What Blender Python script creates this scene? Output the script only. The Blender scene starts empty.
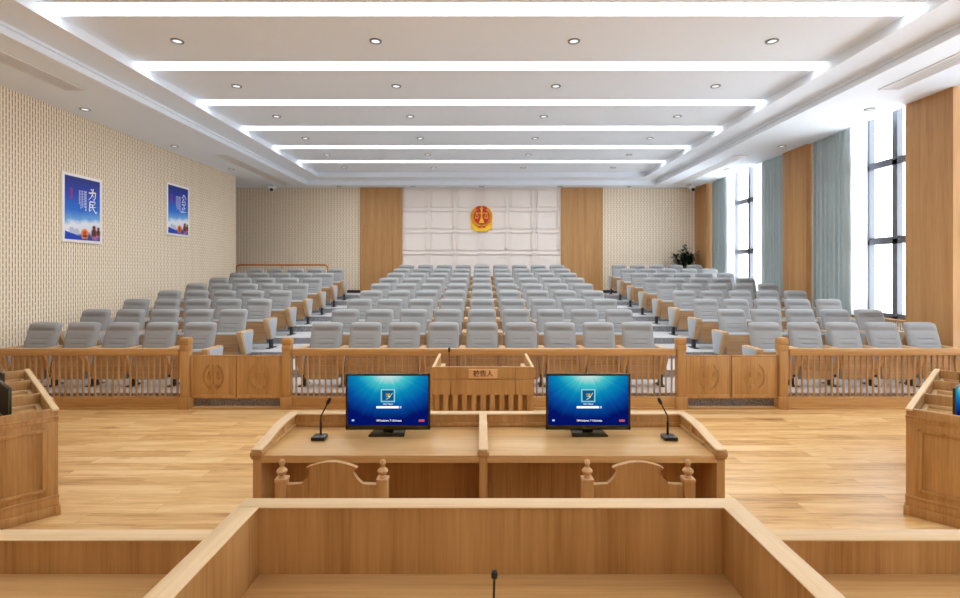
import bpy, bmesh, math, random
from mathutils import Vector, Matrix
random.seed(7)
sc = bpy.context.scene
C = bpy.context.collection
PI = math.pi
# ------------------------------------------------------------------ camera measure
F, X0, Y0, H = 500.0, 481.6, 272.0, 1.83
def XP(px, d): return (px - X0) * d / F
def ZP(py, d): return H - (py - Y0) * d / F

# ------------------------------------------------------------------ materials
def srgb(r, g, b):
    f = lambda c: (c / 255 / 12.92) if c / 255 <= 0.04045 else ((c / 255 + 0.055) / 1.055) ** 2.4
    return (f(r), f(g), f(b), 1.0)

class NT:
    def __init__(s, name):
        s.m = bpy.data.materials.new(name); s.m.use_nodes = True
        s.t = s.m.node_tree; s.b = s.t.nodes['Principled BSDF']; s.out = s.t.nodes['Material Output']
    def n(s, typ, **kw):
        o = s.t.nodes.new(typ)
        for k, v in kw.items(): setattr(o, k, v)
        return o
    def l(s, a, b): s.t.links.new(a, b)
    def math(s, op, a, b=None, clamp=False):
        o = s.n('ShaderNodeMath', operation=op, use_clamp=clamp)
        for i, v in enumerate((a, b)):
            if v is None: continue
            if isinstance(v, (int, float)): o.inputs[i].default_value = v
            else: s.l(v, o.inputs[i])
        return o.outputs[0]
    def ramp(s, fac, stops):
        o = s.n('ShaderNodeValToRGB')
        cr = o.color_ramp
        while len(cr.elements) < len(stops): cr.elements.new(0.5)
        for e, (p, c) in zip(cr.elements, stops): e.position = p; e.color = c
        s.l(fac, o.inputs[0]); return o.outputs[0]
    def mix(s, fac, a, b, mode='MIX'):
        o = s.n('ShaderNodeMix', data_type='RGBA', blend_type=mode)
        for i, v in ((0, fac), (6, a), (7, b)):
            if isinstance(v, (int, float)): o.inputs[i].default_value = v
            elif isinstance(v, tuple): o.inputs[i].default_value = v
            else: s.l(v, o.inputs[i])
        return o.outputs[2]
    def noise(s, vec, scale=1, detail=3, rough=0.55):
        o = s.n('ShaderNodeTexNoise'); o.inputs['Scale'].default_value = scale
        o.inputs['Detail'].default_value = detail; o.inputs['Roughness'].default_value = rough
        s.l(vec, o.inputs['Vector']); return o.outputs['Fac']
    def mapping(s, vec, scale, loc=(0, 0, 0)):
        o = s.n('ShaderNodeMapping'); o.inputs['Scale'].default_value = scale; o.inputs['Location'].default_value = loc
        s.l(vec, o.inputs['Vector']); return o.outputs[0]

def plain(name, col, rough=0.5, metal=0.0, spec=0.5):
    t = NT(name); t.b.inputs['Base Color'].default_value = col
    t.b.inputs['Roughness'].default_value = rough; t.b.inputs['Metallic'].default_value = metal
    t.b.inputs['Specular IOR Level'].default_value = spec
    tc = t.n('ShaderNodeTexCoord'); nz = t.noise(tc.outputs['Object'], 30, 2)
    v = t.math('MULTIPLY', t.math('SUBTRACT', nz, 0.5), 0.06); v = t.math('ADD', v, 1.0)
    o = t.n('ShaderNodeHueSaturation'); o.inputs['Color'].default_value = col; t.l(v, o.inputs['Value'])
    t.l(o.outputs[0], t.b.inputs['Base Color'])
    return t.m

def emit(name, col, k):
    t = NT(name); e = t.n('ShaderNodeEmission'); e.inputs[0].default_value = col; e.inputs[1].default_value = k
    t.l(e.outputs[0], t.out.inputs[0]); return t.m

def wood(name, light, mid, dark, axis='Z', rough=0.42, fine=70.0, board=0.0):
    t = NT(name); tc = t.n('ShaderNodeTexCoord'); p = tc.outputs['Object']
    oi = t.n('ShaderNodeObjectInfo')
    off = t.n('ShaderNodeVectorMath', operation='ADD'); t.l(p, off.inputs[0])
    sh = t.n('ShaderNodeCombineXYZ')
    rv = t.math('MULTIPLY', oi.outputs['Random'], 9.0)
    for i in range(3): t.l(rv, sh.inputs[i])
    t.l(sh.outputs[0], off.inputs[1]); p = off.outputs[0]
    lo = 0.035
    s1 = {'X': (lo, 1, 1), 'Y': (1, lo, 1), 'Z': (1, 1, lo)}[axis]
    a = t.noise(t.mapping(p, s1), 7.0, 4, 0.6)
    b = t.noise(t.mapping(p, s1), fine, 2, 0.6)
    c = t.noise(t.mapping(p, s1), fine * 3, 2, 0.6)
    v = t.math('ADD', t.math('MULTIPLY', a, 0.55), t.math('MULTIPLY', b, 0.3))
    v = t.math('ADD', v, t.math('MULTIPLY', c, 0.15))
    col = t.ramp(v, [(0.36, dark), (0.5, mid), (0.64, light)])
    t.l(col, t.b.inputs['Base Color']); t.b.inputs['Roughness'].default_value = rough
    t.b.inputs['Specular IOR Level'].default_value = 0.35
    bp = t.n('ShaderNodeBump'); bp.inputs['Strength'].default_value = 0.08; bp.inputs['Distance'].default_value = 0.002
    t.l(c, bp.inputs['Height']); t.l(bp.outputs[0], t.b.inputs['Normal'])
    return t.m

W_L, W_M, W_D = srgb(202, 158, 101), srgb(185, 140, 85), srgb(160, 114, 63)
woodZ = wood('oak_vertical', W_L, W_M, W_D, 'Z')
woodX = wood('oak_lengthwise', W_L, W_M, W_D, 'X')
woodY = wood('oak_crosswise', W_L, W_M, W_D, 'Y')
T_L, T_M, T_D = srgb(220, 182, 126), srgb(208, 166, 110), srgb(188, 145, 90)
topX = wood('oak_top', T_L, T_M, T_D, 'X', 0.38)
topY = wood('oak_top_cross', T_L, T_M, T_D, 'Y', 0.38)
railX = wood('pale_oak_cap', srgb(233, 204, 160), srgb(224, 192, 146), srgb(207, 172, 124), 'X', 0.4)
railY = wood('pale_oak_cap_cross', srgb(233, 204, 160), srgb(224, 192, 146), srgb(207, 172, 124), 'Y', 0.4)
woodPillar = wood('oak_pillar_veneer', srgb(196, 150, 98), srgb(184, 137, 86), srgb(166, 119, 70), 'Z', 0.45, 45)
woodSeat = wood('oak_seat_ply', srgb(188, 150, 110), srgb(174, 136, 96), srgb(152, 114, 76), 'X', 0.45)
woodArm = wood('oak_arm', srgb(216, 176, 130), srgb(205, 162, 113), srgb(186, 143, 96), 'Z', 0.45)
white = plain('ceiling_paint', srgb(240, 246, 253), 0.75)
panelwhite = plain('panel_paint', srgb(238, 227, 219), 0.55)
framewhite = plain('white_frame', srgb(245, 243, 238), 0.4)
metal_dark = plain('dark_grey_metal', srgb(98, 101, 108), 0.4, 0.1)
stand_dark = plain('charcoal_steel', srgb(62, 64, 68), 0.45, 0.4)
black = plain('black_plastic', srgb(22, 21, 22), 0.35)
bezel = plain('brown_black_bezel', srgb(48, 40, 9), 0.4)
screen_off = plain('dark_screen', srgb(20, 12, 14), 0.6, spec=0.08)
chrome = plain('brushed_ring', srgb(120, 120, 120), 0.4, 0.3)
gold = plain('gold_enamel', srgb(248, 196, 20), 0.38)
red = plain('red_enamel', srgb(206, 26, 30), 0.4)
amber = plain('amber_enamel', srgb(240, 140, 40), 0.4)
ink = plain('dark_brown_ink', srgb(74, 44, 26), 0.5)
plate = plain('pale_name_plate', srgb(226, 178, 122), 0.4)
handrail_m = plain('varnished_rail', srgb(190, 120, 62), 0.35)
darkbase = plain('black_skirting', srgb(34, 32, 32), 0.5)
leafm = plain('dark_green_leaf', srgb(38, 58, 34), 0.45)
soilm = plain('potting_soil', srgb(52, 40, 32), 0.9)
stemm = plain('brown_stem', srgb(84, 66, 46), 0.8)
potm = plain('grey_ceramic', srgb(130, 130, 128), 0.4)
ventm = plain('vent_white', srgb(228, 226, 225), 0.5)
ventdark = plain('vent_gap', srgb(186, 184, 184), 0.7)
light_m = emit('light_strip_diffuser', (0.88, 0.945, 1.0, 1), 2.1)
lens_m = emit('downlight_lens', (1.0, 0.98, 0.96, 1), 0.62)
darkred = plain('dark_red_band', srgb(120, 24, 24), 0.4)  # plain dark red of the defendant microphone's stem

def fabric(name, col, k=0.12):
    t = NT(name); tc = t.n('ShaderNodeTexCoord')
    nz = t.noise(tc.outputs['Object'], 260, 3, 0.7)
    d = tuple(c * (1 - k) for c in col[:3]) + (1,); u = tuple(min(1, c * (1 + k)) for c in col[:3]) + (1,)
    t.l(t.ramp(nz, [(0.3, d), (0.7, u)]), t.b.inputs['Base Color'])
    t.b.inputs['Roughness'].default_value = 0.85; t.b.inputs['Specular IOR Level'].default_value = 0.2
    t.b.inputs['Sheen Weight'].default_value = 0.15
    bp = t.n('ShaderNodeBump'); bp.inputs['Strength'].default_value = 0.15; bp.inputs['Distance'].default_value = 0.001
    t.l(nz, bp.inputs['Height']); t.l(bp.outputs[0], t.b.inputs['Normal'])
    return t.m
seat_fabric = fabric('grey_upholstery', srgb(154, 155, 155))
side_fabric = fabric('pale_grey_side_panel', srgb(172, 178, 182), 0.06)
curtain_m = fabric('grey_green_curtain', srgb(174, 182, 180), 0.08)
def let_through(m, col, k):
    nt = m.node_tree; tr = nt.nodes.new('ShaderNodeBsdfTranslucent'); tr.inputs[0].default_value = col
    mx = nt.nodes.new('ShaderNodeMixShader'); mx.inputs[0].default_value = k
    nt.links.new(nt.nodes['Principled BSDF'].outputs[0], mx.inputs[1]); nt.links.new(tr.outputs[0], mx.inputs[2]); nt.links.new(mx.outputs[0], nt.nodes['Material Output'].inputs[0])
let_through(curtain_m, srgb(172, 180, 178), 0.12)

def carpet(name, a, b, c):
    t = NT(name); tc = t.n('ShaderNodeTexCoord')
    n1 = t.noise(tc.outputs['Object'], 55, 2, 0.8); n2 = t.noise(tc.outputs['Object'], 6, 2)
    col = t.ramp(n1, [(0.38, a), (0.52, b), (0.66, c)])
    col = t.mix(t.math('MULTIPLY', n2, 0.25), col, b)
    t.l(col, t.b.inputs['Base Color']); t.b.inputs['Roughness'].default_value = 0.95
    t.b.inputs['Specular IOR Level'].default_value = 0.1
    return t.m
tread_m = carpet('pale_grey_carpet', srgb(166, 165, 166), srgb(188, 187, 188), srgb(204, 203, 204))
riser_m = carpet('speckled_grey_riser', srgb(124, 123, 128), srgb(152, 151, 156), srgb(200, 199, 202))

def floor_mat():
    t = NT('oak_plank_floor'); tc = t.n('ShaderNodeTexCoord'); p = tc.outputs['Object']
    br = t.n('ShaderNodeTexBrick'); br.offset = 0.37; br.offset_frequency = 2
    br.inputs['Scale'].default_value = 1.0
    br.inputs['Brick Width'].default_value = 1.25; br.inputs['Row Height'].default_value = 0.165
    br.inputs['Mortar Size'].default_value = 0.0016; br.inputs['Mortar Smooth'].default_value = 0.3
    br.inputs['Bias'].default_value = 0.0
    br.inputs['Color1'].default_value = (0, 0, 0, 1); br.inputs['Color2'].default_value = (1, 1, 1, 1)
    br.inputs['Mortar'].default_value = (0.5, 0.5, 0.5, 1)
    t.l(p, br.inputs['Vector'])
    rnd = t.n('ShaderNodeSeparateColor'); t.l(br.outputs['Color'], rnd.inputs[0])
    ro = t.n('ShaderNodeCombineXYZ'); t.l(t.math('MULTIPLY', rnd.outputs[0], 17.0), ro.inputs[1])
    pv = t.n('ShaderNodeVectorMath', operation='ADD'); t.l(p, pv.inputs[0]); t.l(ro.outputs[0], pv.inputs[1])
    a = t.noise(t.mapping(pv.outputs[0], (0.12, 1, 1)), 8, 4, 0.65)
    b = t.noise(t.mapping(pv.outputs[0], (0.05, 1, 1)), 60, 3, 0.6)
    d = t.noise(t.mapping(pv.outputs[0], (0.35, 1.6, 1)), 2.3, 3, 0.6)
    v = t.math('ADD', t.math('MULTIPLY', a, 0.5), t.math('MULTIPLY', b, 0.3))
    v = t.math('ADD', v, t.math('MULTIPLY', rnd.outputs[0], 0.16))
    v = t.math('ADD', v, t.math('MULTIPLY', d, 0.12))
    col = t.ramp(v, [(0.36, srgb(156, 110, 62)), (0.46, srgb(200, 155, 98)), (0.55, srgb(218, 176, 117)), (0.66, srgb(232, 198, 145))])
    k = t.noise(t.mapping(pv.outputs[0], (0.6, 2.2, 1)), 3.2, 2)
    knot = t.ramp(k, [(0.64, (0, 0, 0, 1)), (0.76, (1, 1, 1, 1))])
    col = t.mix(t.math('MULTIPLY', knot, 0.55), col, srgb(150, 98, 54))
    col = t.mix(t.math('MULTIPLY', br.outputs['Fac'], 0.45), col, srgb(128, 84, 46))
    t.l(col, t.b.inputs['Base Color']); t.b.inputs['Roughness'].default_value = 0.34
    t.b.inputs['Specular IOR Level'].default_value = 0.35
    return t.m
floor_m = floor_mat()

def slat_mat(name, ax):
    """perforated slat panel: vertical columns of short dark slots, alternate columns shifted"""
    t = NT(name); tc = t.n('ShaderNodeTexCoord')
    s = t.n('ShaderNodeSeparateXYZ'); t.l(tc.outputs['Object'], s.inputs[0])
    u = t.math('DIVIDE', t.math('ADD', s.outputs[ax], 50.0), 0.0488)
    ci = t.math('FLOOR', u); cf = t.math('FRACT', u)
    par = t.math('MODULO', ci, 2.0)
    w = t.math('DIVIDE', t.math('ADD', s.outputs[2], 20.0), 0.135)
    w = t.math('ADD', w, t.math('MULTIPLY', par, 0.5)); wf = t.math('FRACT', w)
    incol = t.math('LESS_THAN', t.math('ABSOLUTE', t.math('SUBTRACT', cf, 0.5)), 0.14)
    inrow = t.math('LESS_THAN', t.math('ABSOLUTE', t.math('SUBTRACT', wf, 0.5)), 0.415)
    slot = t.math('MULTIPLY', incol, inrow)
    nz = t.noise(t.mapping(tc.outputs['Object'], (9, 9, 0.6)), 6, 2)
    face = t.ramp(nz, [(0.3, srgb(243, 225, 198)), (0.7, srgb(249, 235, 212))])
    groove = t.mix(t.math('LESS_THAN', t.math('ABSOLUTE', t.math('SUBTRACT', cf, 0.5)), 0.14), face, srgb(228, 208, 178))
    col = t.mix(slot, groove, srgb(134, 106, 80))
    t.l(col, t.b.inputs['Base Color']); t.b.inputs['Roughness'].default_value = 0.6
    t.b.inputs['Specular IOR Level'].default_value = 0.2
    return t.m
slatY = slat_mat('slotted_panel_side', 1)
slatX = slat_mat('slotted_panel_back', 0)

def glass_mat():
    t = NT('clear_window_glass'); a = t.n('ShaderNodeBsdfTransparent'); g = t.n('ShaderNodeBsdfGlossy')
    g.inputs['Roughness'].default_value = 0.02; m = t.n('ShaderNodeMixShader'); m.inputs[0].default_value = 0.05
    t.l(a.outputs[0], m.inputs[1]); t.l(g.outputs[0], m.inputs[2]); t.l(m.outputs[0], t.out.inputs[0]); return t.m
glass_m = glass_mat()
def sheer_mat():
    t = NT('white_sheer_voile'); a = t.n('ShaderNodeBsdfTransparent'); d = t.n('ShaderNodeBsdfDiffuse'); tr = t.n('ShaderNodeBsdfTranslucent')
    d.inputs[0].default_value = srgb(244, 245, 247); tr.inputs[0].default_value = srgb(236, 238, 242)
    m1 = t.n('ShaderNodeMixShader'); m1.inputs[0].default_value = 0.5
    t.l(d.outputs[0], m1.inputs[1]); t.l(tr.outputs[0], m1.inputs[2])
    m2 = t.n('ShaderNodeMixShader'); m2.inputs[0].default_value = 0.95
    t.l(a.outputs[0], m2.inputs[1]); t.l(m1.outputs[0], m2.inputs[2]); t.l(m2.outputs[0], t.out.inputs[0]); return t.m
sheer_m = sheer_mat()

def screen_mat(name, w, h):
    """log-in wallpaper: bright water light at the top, rays, deep blue edges. Local x across, z up, origin at centre."""
    t = NT(name); tc = t.n('ShaderNodeTexCoord'); s = t.n('ShaderNodeSeparateXYZ'); t.l(tc.outputs['Object'], s.inputs[0])
    x = t.math('DIVIDE', s.outputs[0], w); z = t.math('DIVIDE', s.outputs[2], h)
    dz = t.math('SUBTRACT', 0.62, z)
    r = t.math('SQRT', t.math('ADD', t.math('POWER', t.math('ABSOLUTE', t.math('MULTIPLY', x, 1.25)), 2.0), t.math('POWER', dz, 2.0)))
    ang = t.math('ARCTAN2', x, dz)
    cv = t.n('ShaderNodeCombineXYZ'); t.l(ang, cv.inputs[0])
    ray = t.noise(cv.outputs[0], 7.0, 4, 0.7)
    rr = t.math('ADD', r, t.math('MULTIPLY', t.math('SUBTRACT', 0.5, ray), 0.24))
    col = t.ramp(rr, [(0.12, srgb(204, 226, 220)), (0.32, srgb(64, 186, 192)), (0.5, srgb(8, 132, 176)), (0.76, srgb(6, 72, 150)), (1.02, srgb(4, 18, 96))])
    e = t.n('ShaderNodeEmission'); t.l(col, e.inputs[0]); e.inputs[1].default_value = 0.56
    t.l(e.outputs[0], t.out.inputs[0]); return t.m

def poster_mat():
    t = NT('blue_poster_print'); tc = t.n('ShaderNodeTexCoord'); s = t.n('ShaderNodeSeparateXYZ'); t.l(tc.outputs['Object'], s.inputs[0])
    z = t.math('DIVIDE', s.outputs[2], 1.08); x = t.math('DIVIDE', s.outputs[0], 0.76)
    nz = t.noise(tc.outputs['Object'], 5.0, 4, 0.6)
    zz = t.math('ADD', t.math('ADD', z, 0.5), t.math('MULTIPLY', t.math('SUBTRACT', nz, 0.5), 0.16))
    zz = t.math('ADD', zz, t.math('MULTIPLY', x, -0.06))
    col = t.ramp(zz, [(0.05, srgb(24, 60, 160)), (0.12, srgb(226, 226, 236)), (0.26, srgb(232, 238, 246)), (0.34, srgb(110, 170, 230)), (0.48, srgb(22, 112, 214)), (0.75, srgb(18, 66, 186)), (1.0, srgb(22, 36, 128))])
    g = t.math('ADD', t.math('POWER', t.math('SUBTRACT', x, 0.36), 2.0), t.math('POWER', t.math('ADD', z, 0.38), 2.0))
    col = t.mix(t.math('SUBTRACT', 0.9, t.math('MULTIPLY', g, 40.0), True), col, srgb(214, 120, 150))
    t.l(col, t.b.inputs['Base Color']); t.b.inputs['Roughness'].default_value = 0.45
    return t.m
poster_m = poster_mat()

# ------------------------------------------------------------------ mesh helpers
class MB:
    def __init__(s): s.bm = bmesh.new(); s.mats = []; s.mi = 0
    def box(s, x0, x1, y0, y1, z0, z1, bevel=0.0, seg=2, M=None):
        ret = bmesh.ops.create_cube(s.bm, size=1.0)
        vs = ret['verts']
        for v in vs:
            v.co = Vector(((x0 + x1) / 2 + v.co.x * (x1 - x0), (y0 + y1) / 2 + v.co.y * (y1 - y0), (z0 + z1) / 2 + v.co.z * (z1 - z0)))
        fs = {f for v in vs for f in v.link_faces}
        if bevel > 0:
            es = list({e for v in vs for e in v.link_edges})
            r = bmesh.ops.bevel(s.bm, geom=es, offset=bevel, segments=seg, profile=0.5, affect='EDGES')
            vs = list({v for f in r['faces'] for v in f.verts} | {v for v in vs if v.is_valid})
            fs = {f for v in vs for f in v.link_faces}
        for f in fs: f.material_index = s.mi
        if M is not None: bmesh.ops.transform(s.bm, matrix=M, verts=list(vs))
        return s
    def prism(s, pts, axis, a, b, bevel=0.0):
        """extrude polygon pts (2D) along axis from a to b. axis X: pts=(y,z); Y: (x,z); Z: (x,y)"""
        def mk(p, t):
            return {'X': (t, p[0], p[1]), 'Y': (p[0], t, p[1]), 'Z': (p[0], p[1], t)}[axis]
        va = [s.bm.verts.new(mk(p, a)) for p in pts]; vb = [s.bm.verts.new(mk(p, b)) for p in pts]
        n = len(pts); fs = [s.bm.faces.new(va), s.bm.faces.new(vb[::-1])]
        for i in range(n): fs.append(s.bm.faces.new((va[i], va[(i + 1) % n], vb[(i + 1) % n], vb[i])))
        for f in fs: f.material_index = s.mi
        if bevel > 0:
            es = list({e for f in fs for e in f.edges})
            bmesh.ops.bevel(s.bm, geom=es, offset=bevel, segments=2, profile=0.5, affect='EDGES')
        return s
    def tube(s, pts, r, n=10, caps=True, closed=False):
        pts = [Vector(p) for p in pts]; rings = []; up = None
        m = len(pts)
        for i, p in enumerate(pts):
            if closed: d = pts[(i + 1) % m] - pts[i - 1]
            else: d = pts[min(i + 1, m - 1)] - pts[max(i - 1, 0)]
            d.normalize()
            if up is None: up = Vector((0, 0, 1)) if abs(d.z) < 0.9 else Vector((0, 1, 0))
            a = d.cross(up).normalized(); b = a.cross(d).normalized(); up = b
            rr = r[i] if isinstance(r, (list, tuple)) else r
            rings.append([s.bm.verts.new(p + (a * math.cos(2 * PI * k / n) + b * math.sin(2 * PI * k / n)) * rr) for k in range(n)])
        rng = range(m) if closed else range(m - 1)
        for i in rng:
            A, B = rings[i], rings[(i + 1) % m]
            for k in range(n):
                f = s.bm.faces.new((A[k], A[(k + 1) % n], B[(k + 1) % n], B[k])); f.material_index = s.mi
        if caps and not closed:
            s.bm.faces.new(rings[0][::-1]).material_index = s.mi; s.bm.faces.new(rings[-1]).material_index = s.mi
        return s
    def lathe(s, prof, c=(0, 0, 0), n=20, M=None):
        rings = []
        for r, z in prof:
            rings.append([s.bm.verts.new((c[0] + r * math.cos(2 * PI * k / n), c[1] + r * math.sin(2 * PI * k / n), c[2] + z)) for k in range(n)])
        for A, B in zip(rings, rings[1:]):
            for k in range(n):
                f = s.bm.faces.new((A[k], A[(k + 1) % n], B[(k + 1) % n], B[k])); f.material_index = s.mi
        s.bm.faces.new(rings[0][::-1]).material_index = s.mi; s.bm.faces.new(rings[-1]).material_index = s.mi
        if M is not None: bmesh.ops.transform(s.bm, matrix=M, verts=[v for R in rings for v in R])
        return s
    def quad(s, *ps):
        f = s.bm.faces.new([s.bm.verts.new(p) for p in ps]); f.material_index = s.mi; return s
    def build(s, name, mats, parent=None, loc=(0, 0, 0), smooth=True, rot=None, norm=True):
        if norm: bmesh.ops.recalc_face_normals(s.bm, faces=s.bm.faces)
        me = bpy.data.meshes.new(name); s.bm.to_mesh(me); s.bm.free()
        for m in (mats if isinstance(mats, (list, tuple)) else [mats]): me.materials.append(m)
        if smooth:
            for p in me.polygons: p.use_smooth = True
            me.set_sharp_from_angle(angle=math.radians(32))
        o = bpy.data.objects.new(name, me); C.objects.link(o); o.location = loc
        if rot: o.rotation_euler = rot
        if parent is not None: o.parent = parent
        return o

def tag(o, label=None, cat=None, group=None, kind=None):
    if label: o['label'] = label
    if cat: o['category'] = cat
    if group: o['group'] = group
    if kind: o['kind'] = kind
    return o
def thing(name, label, cat, loc=(0, 0, 0), rz=0.0, group=None, kind=None):
    o = bpy.data.objects.new(name, None); C.objects.link(o); o.location = loc; o.rotation_euler = (0, 0, rz)
    o.empty_display_size = 0.1
    return tag(o, label, cat, group, kind)
def copy_tree(o, parent=None):
    c = o.copy(); C.objects.link(c)
    if parent is not None: c.parent = parent
    for ch in list(o.children): copy_tree(ch, c)
    return c
def struct(o, label, cat): return tag(o, label, cat, kind='structure')

def text_mesh(name, body, size, mat, parent, loc, rot=(PI / 2, 0, 0), depth=0.001, bold=0.0, sx=1.0, spacing=1.0):
    cu = bpy.data.curves.new(name, 'FONT'); cu.body = body; cu.size = size; cu.extrude = depth; cu.offset = bold
    cu.align_x = 'CENTER'; cu.align_y = 'CENTER'; cu.space_line = spacing
    tmp = bpy.data.objects.new(name + '_source', cu); C.objects.link(tmp)
    dg = bpy.context.evaluated_depsgraph_get()
    me = bpy.data.meshes.new_from_object(tmp.evaluated_get(dg))
    bpy.data.objects.remove(tmp); bpy.data.curves.remove(cu)
    me.materials.clear(); me.materials.append(mat)
    o = bpy.data.objects.new(name, me); C.objects.link(o); o.parent = parent; o.location = loc; o.rotation_euler = rot; o.scale = (sx, 1, 1)
    return o

ORD = ['', 'first', 'second', 'third', 'fourth', 'fifth', 'sixth', 'seventh', 'eighth', 'ninth', 'tenth']

# ------------------------------------------------------------------ room measures
WL, WR = -7.05, 6.95
BACK = 16.29
CZ, SZ, MZ = H + 2.737, H + 2.89, H + 3.042
XO, XI = 5.55, 5.01
YO, YI = 15.80, 15.26
D1, DS = 7.53, 0.987
FZ1, FR = 0.182, 0.1213
NEAR = -3.0

# floor
b = MB(); b.box(-9.2, 7.6, NEAR, 6.86, -0.1, 0.0)
struct(b.build('floor', floor_m, smooth=False), 'honey oak plank floor in front of the wooden fence', 'floor')
# stepped platform
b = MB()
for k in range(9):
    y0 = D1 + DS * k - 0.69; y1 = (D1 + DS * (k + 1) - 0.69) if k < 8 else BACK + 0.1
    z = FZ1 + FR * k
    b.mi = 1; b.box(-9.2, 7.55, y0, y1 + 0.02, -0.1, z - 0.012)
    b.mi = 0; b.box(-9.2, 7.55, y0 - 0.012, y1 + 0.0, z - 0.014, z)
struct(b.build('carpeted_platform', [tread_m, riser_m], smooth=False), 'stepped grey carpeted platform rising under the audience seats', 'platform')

# ceiling with tray
b = MB()
T = 0.12
def ring(z0, z1, xo, yo0, yo1, xi, yi0, yi1, xr=None, xl=None):
    R = xr if xr is not None else xo; L = -xl if xl is not None else -xo
    b.box(L, -xi, yo0, yo1, z0, z1); b.box(xi, R, yo0, yo1, z0, z1)
    b.box(-xi, xi, yo0, yi0, z0, z1); b.box(-xi, xi, yi1, yo1, z0, z1)
ring(CZ, SZ, 0, NEAR, BACK + 0.1, XO, -1.6, YO, xr=7.0, xl=9.2)
ring(SZ, MZ, XO + 0.1, -1.7, YO + 0.1, XI, -1.1, YI)
b.box(-XO - 0.1, XO + 0.1, -1.7, YO + 0.1, MZ, MZ + T)
# little crown moulding steps along the tray
for (x, z, w, h) in ((XO, CZ, 0.05, 0.05), (XO, SZ - 0.04, 0.035, 0.04), (XI, SZ, 0.04, 0.035)):
    for sgn in (-1, 1):
        x0 = sgn * x; x1 = sgn * (x - w)
        b.box(min(x0, x1), max(x0, x1), -1.0, (YO if x == XO else YI), z, z + h)
    yy = YO if x == XO else YI
    b.box(-x, x, yy - w, yy, z, z + h)
# curtain pocket above the windows
b.box(6.98, 7.02, NEAR, BACK + 0.1, CZ, 5.05); b.box(7.0, 7.6, NEAR, BACK + 0.1, 5.0, 5.1)
struct(b.build('ceiling', white, smooth=False), 'white tray ceiling with stepped cove around the light strips', 'ceiling')

# walls
WT = 5.0
b = MB(); b.box(WL - 0.15, WL, NEAR, 14.35, -0.05, CZ)
struct(b.build('wall_left', slatY, smooth=False), 'beige slotted acoustic wall carrying the two blue posters', 'wall')
b = MB(); b.box(-9.2, 7.6, BACK, BACK + 0.12, -0.05, CZ + 0.05)
struct(b.build('wall_back', slatX, smooth=False), 'beige slotted acoustic wall behind the last seat rows', 'wall')
b = MB(); b.box(-9.3, -9.2, 13.0, BACK + 0.1, -0.05, CZ + 0.05); b.box(-9.2, WL - 0.15, 13.0, 13.1, -0.05, CZ + 0.05)
struct(b.build('wall_corner_left', panelwhite, smooth=False), 'plain wall of the recess beyond the handrail', 'wall')
b = MB(); b.box(-9.2, 7.6, NEAR - 0.12, NEAR, -0.05, 5.1)
struct(b.build('wall_front', panelwhite, smooth=False), 'white wall behind the judges bench', 'wall')
# right wall: solid near the benches, sill walls under the windows, piers
b = MB()
WX = 7.33
b.mi = 1; b.box(WX, WX + 0.2, NEAR, -2.4, -0.05, 5.05); b.box(WX, WX + 0.2, 2.0, 2.9, -0.05, 5.05); b.box(WX, WX + 0.2, 7.3, 8.25, -0.05, 5.05)
b.mi = 0
b.box(WX - 0.06, WX + 0.2, 7.5, BACK, -0.05, 0.97); b.box(WX - 0.06, WX + 0.2, NEAR, 7.4, -0.05, 0.6)
b.mi = 1
b.box(WX, WX + 0.2, 15.2, BACK, 0.9, 5.05)
b.box(WX, WX + 0.2, 10.65, 11.6, 0.9, 5.05)
struct(b.build('wall_right', [slatY, panelwhite], smooth=False), 'window wall with slotted panels under the sills', 'wall')
def trim(n, mb, mat, label, cat='trim', smooth=False):
    return struct(mb.build('trim_%d' % n, mat, smooth=smooth), label, cat)
trim(1, MB().box(WR, 7.6, 7.37, 8.2, -0.05, CZ + 0.02), woodPillar, 'oak clad pier beside the nearest tall window', 'pillar')
trim(2, MB().box(WR, 7.6, 10.7, 11.53, -0.05, CZ + 0.02), woodPillar, 'oak clad pier between the two tall windows', 'pillar')
trim(3, MB().box(WR, 7.6, 15.48, BACK, -0.05, CZ + 0.02), woodPillar, 'oak clad pier in the corner behind the potted plant', 'pillar')
trim(4, MB().box(XP(360.8, BACK), XP(402.6, BACK), BACK - 0.07, BACK + 0.02, 0.9, CZ + 0.01), woodPillar, 'oak panel on the poster side of the white panelled wall', 'panel')
trim(5, MB().box(XP(560.6, BACK), XP(602.3, BACK), BACK - 0.07, BACK + 0.02, 0.9, CZ + 0.01), woodPillar, 'oak panel on the window side of the white panelled wall', 'panel')
# white coffered panel wall
b = MB(); b.box(XP(402.6, BACK), XP(560.6, BACK), BACK - 0.03, BACK + 0.02, 0.9, CZ + 0.01)
for ci in range(6):
    cx = XP(481.6, BACK) + (ci - 2.5) * 0.858
    for ri in range(5):
        zc = 4.235 - ri * 0.70
        for (hw, t, dep) in ((0.375, 0.035, 0.034), (0.325, 0.02, 0.016)):
            y0 = BACK - 0.03 - dep; y1 = BACK - 0.02
            b.box(cx - hw, cx + hw, y0, y1, zc + hw * 0.80 - t, zc + hw * 0.80); b.box(cx - hw, cx + hw, y0, y1, zc - hw * 0.80, zc - hw * 0.80 + t)
            b.box(cx - hw, cx - hw + t, y0, y1, zc - hw * 0.8, zc + hw * 0.8); b.box(cx + hw - t, cx + hw, y0, y1, zc - hw * 0.8, zc + hw * 0.8)
for ci in range(1, 6):
    cx = (ci - 3) * 0.858
    b.box(cx - 0.004, cx + 0.004, BACK - 0.034, BACK - 0.02, 0.9, CZ)
trim(6, b, panelwhite, 'white coffered panel wall behind the round red emblem', 'panel')
b = MB()
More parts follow.
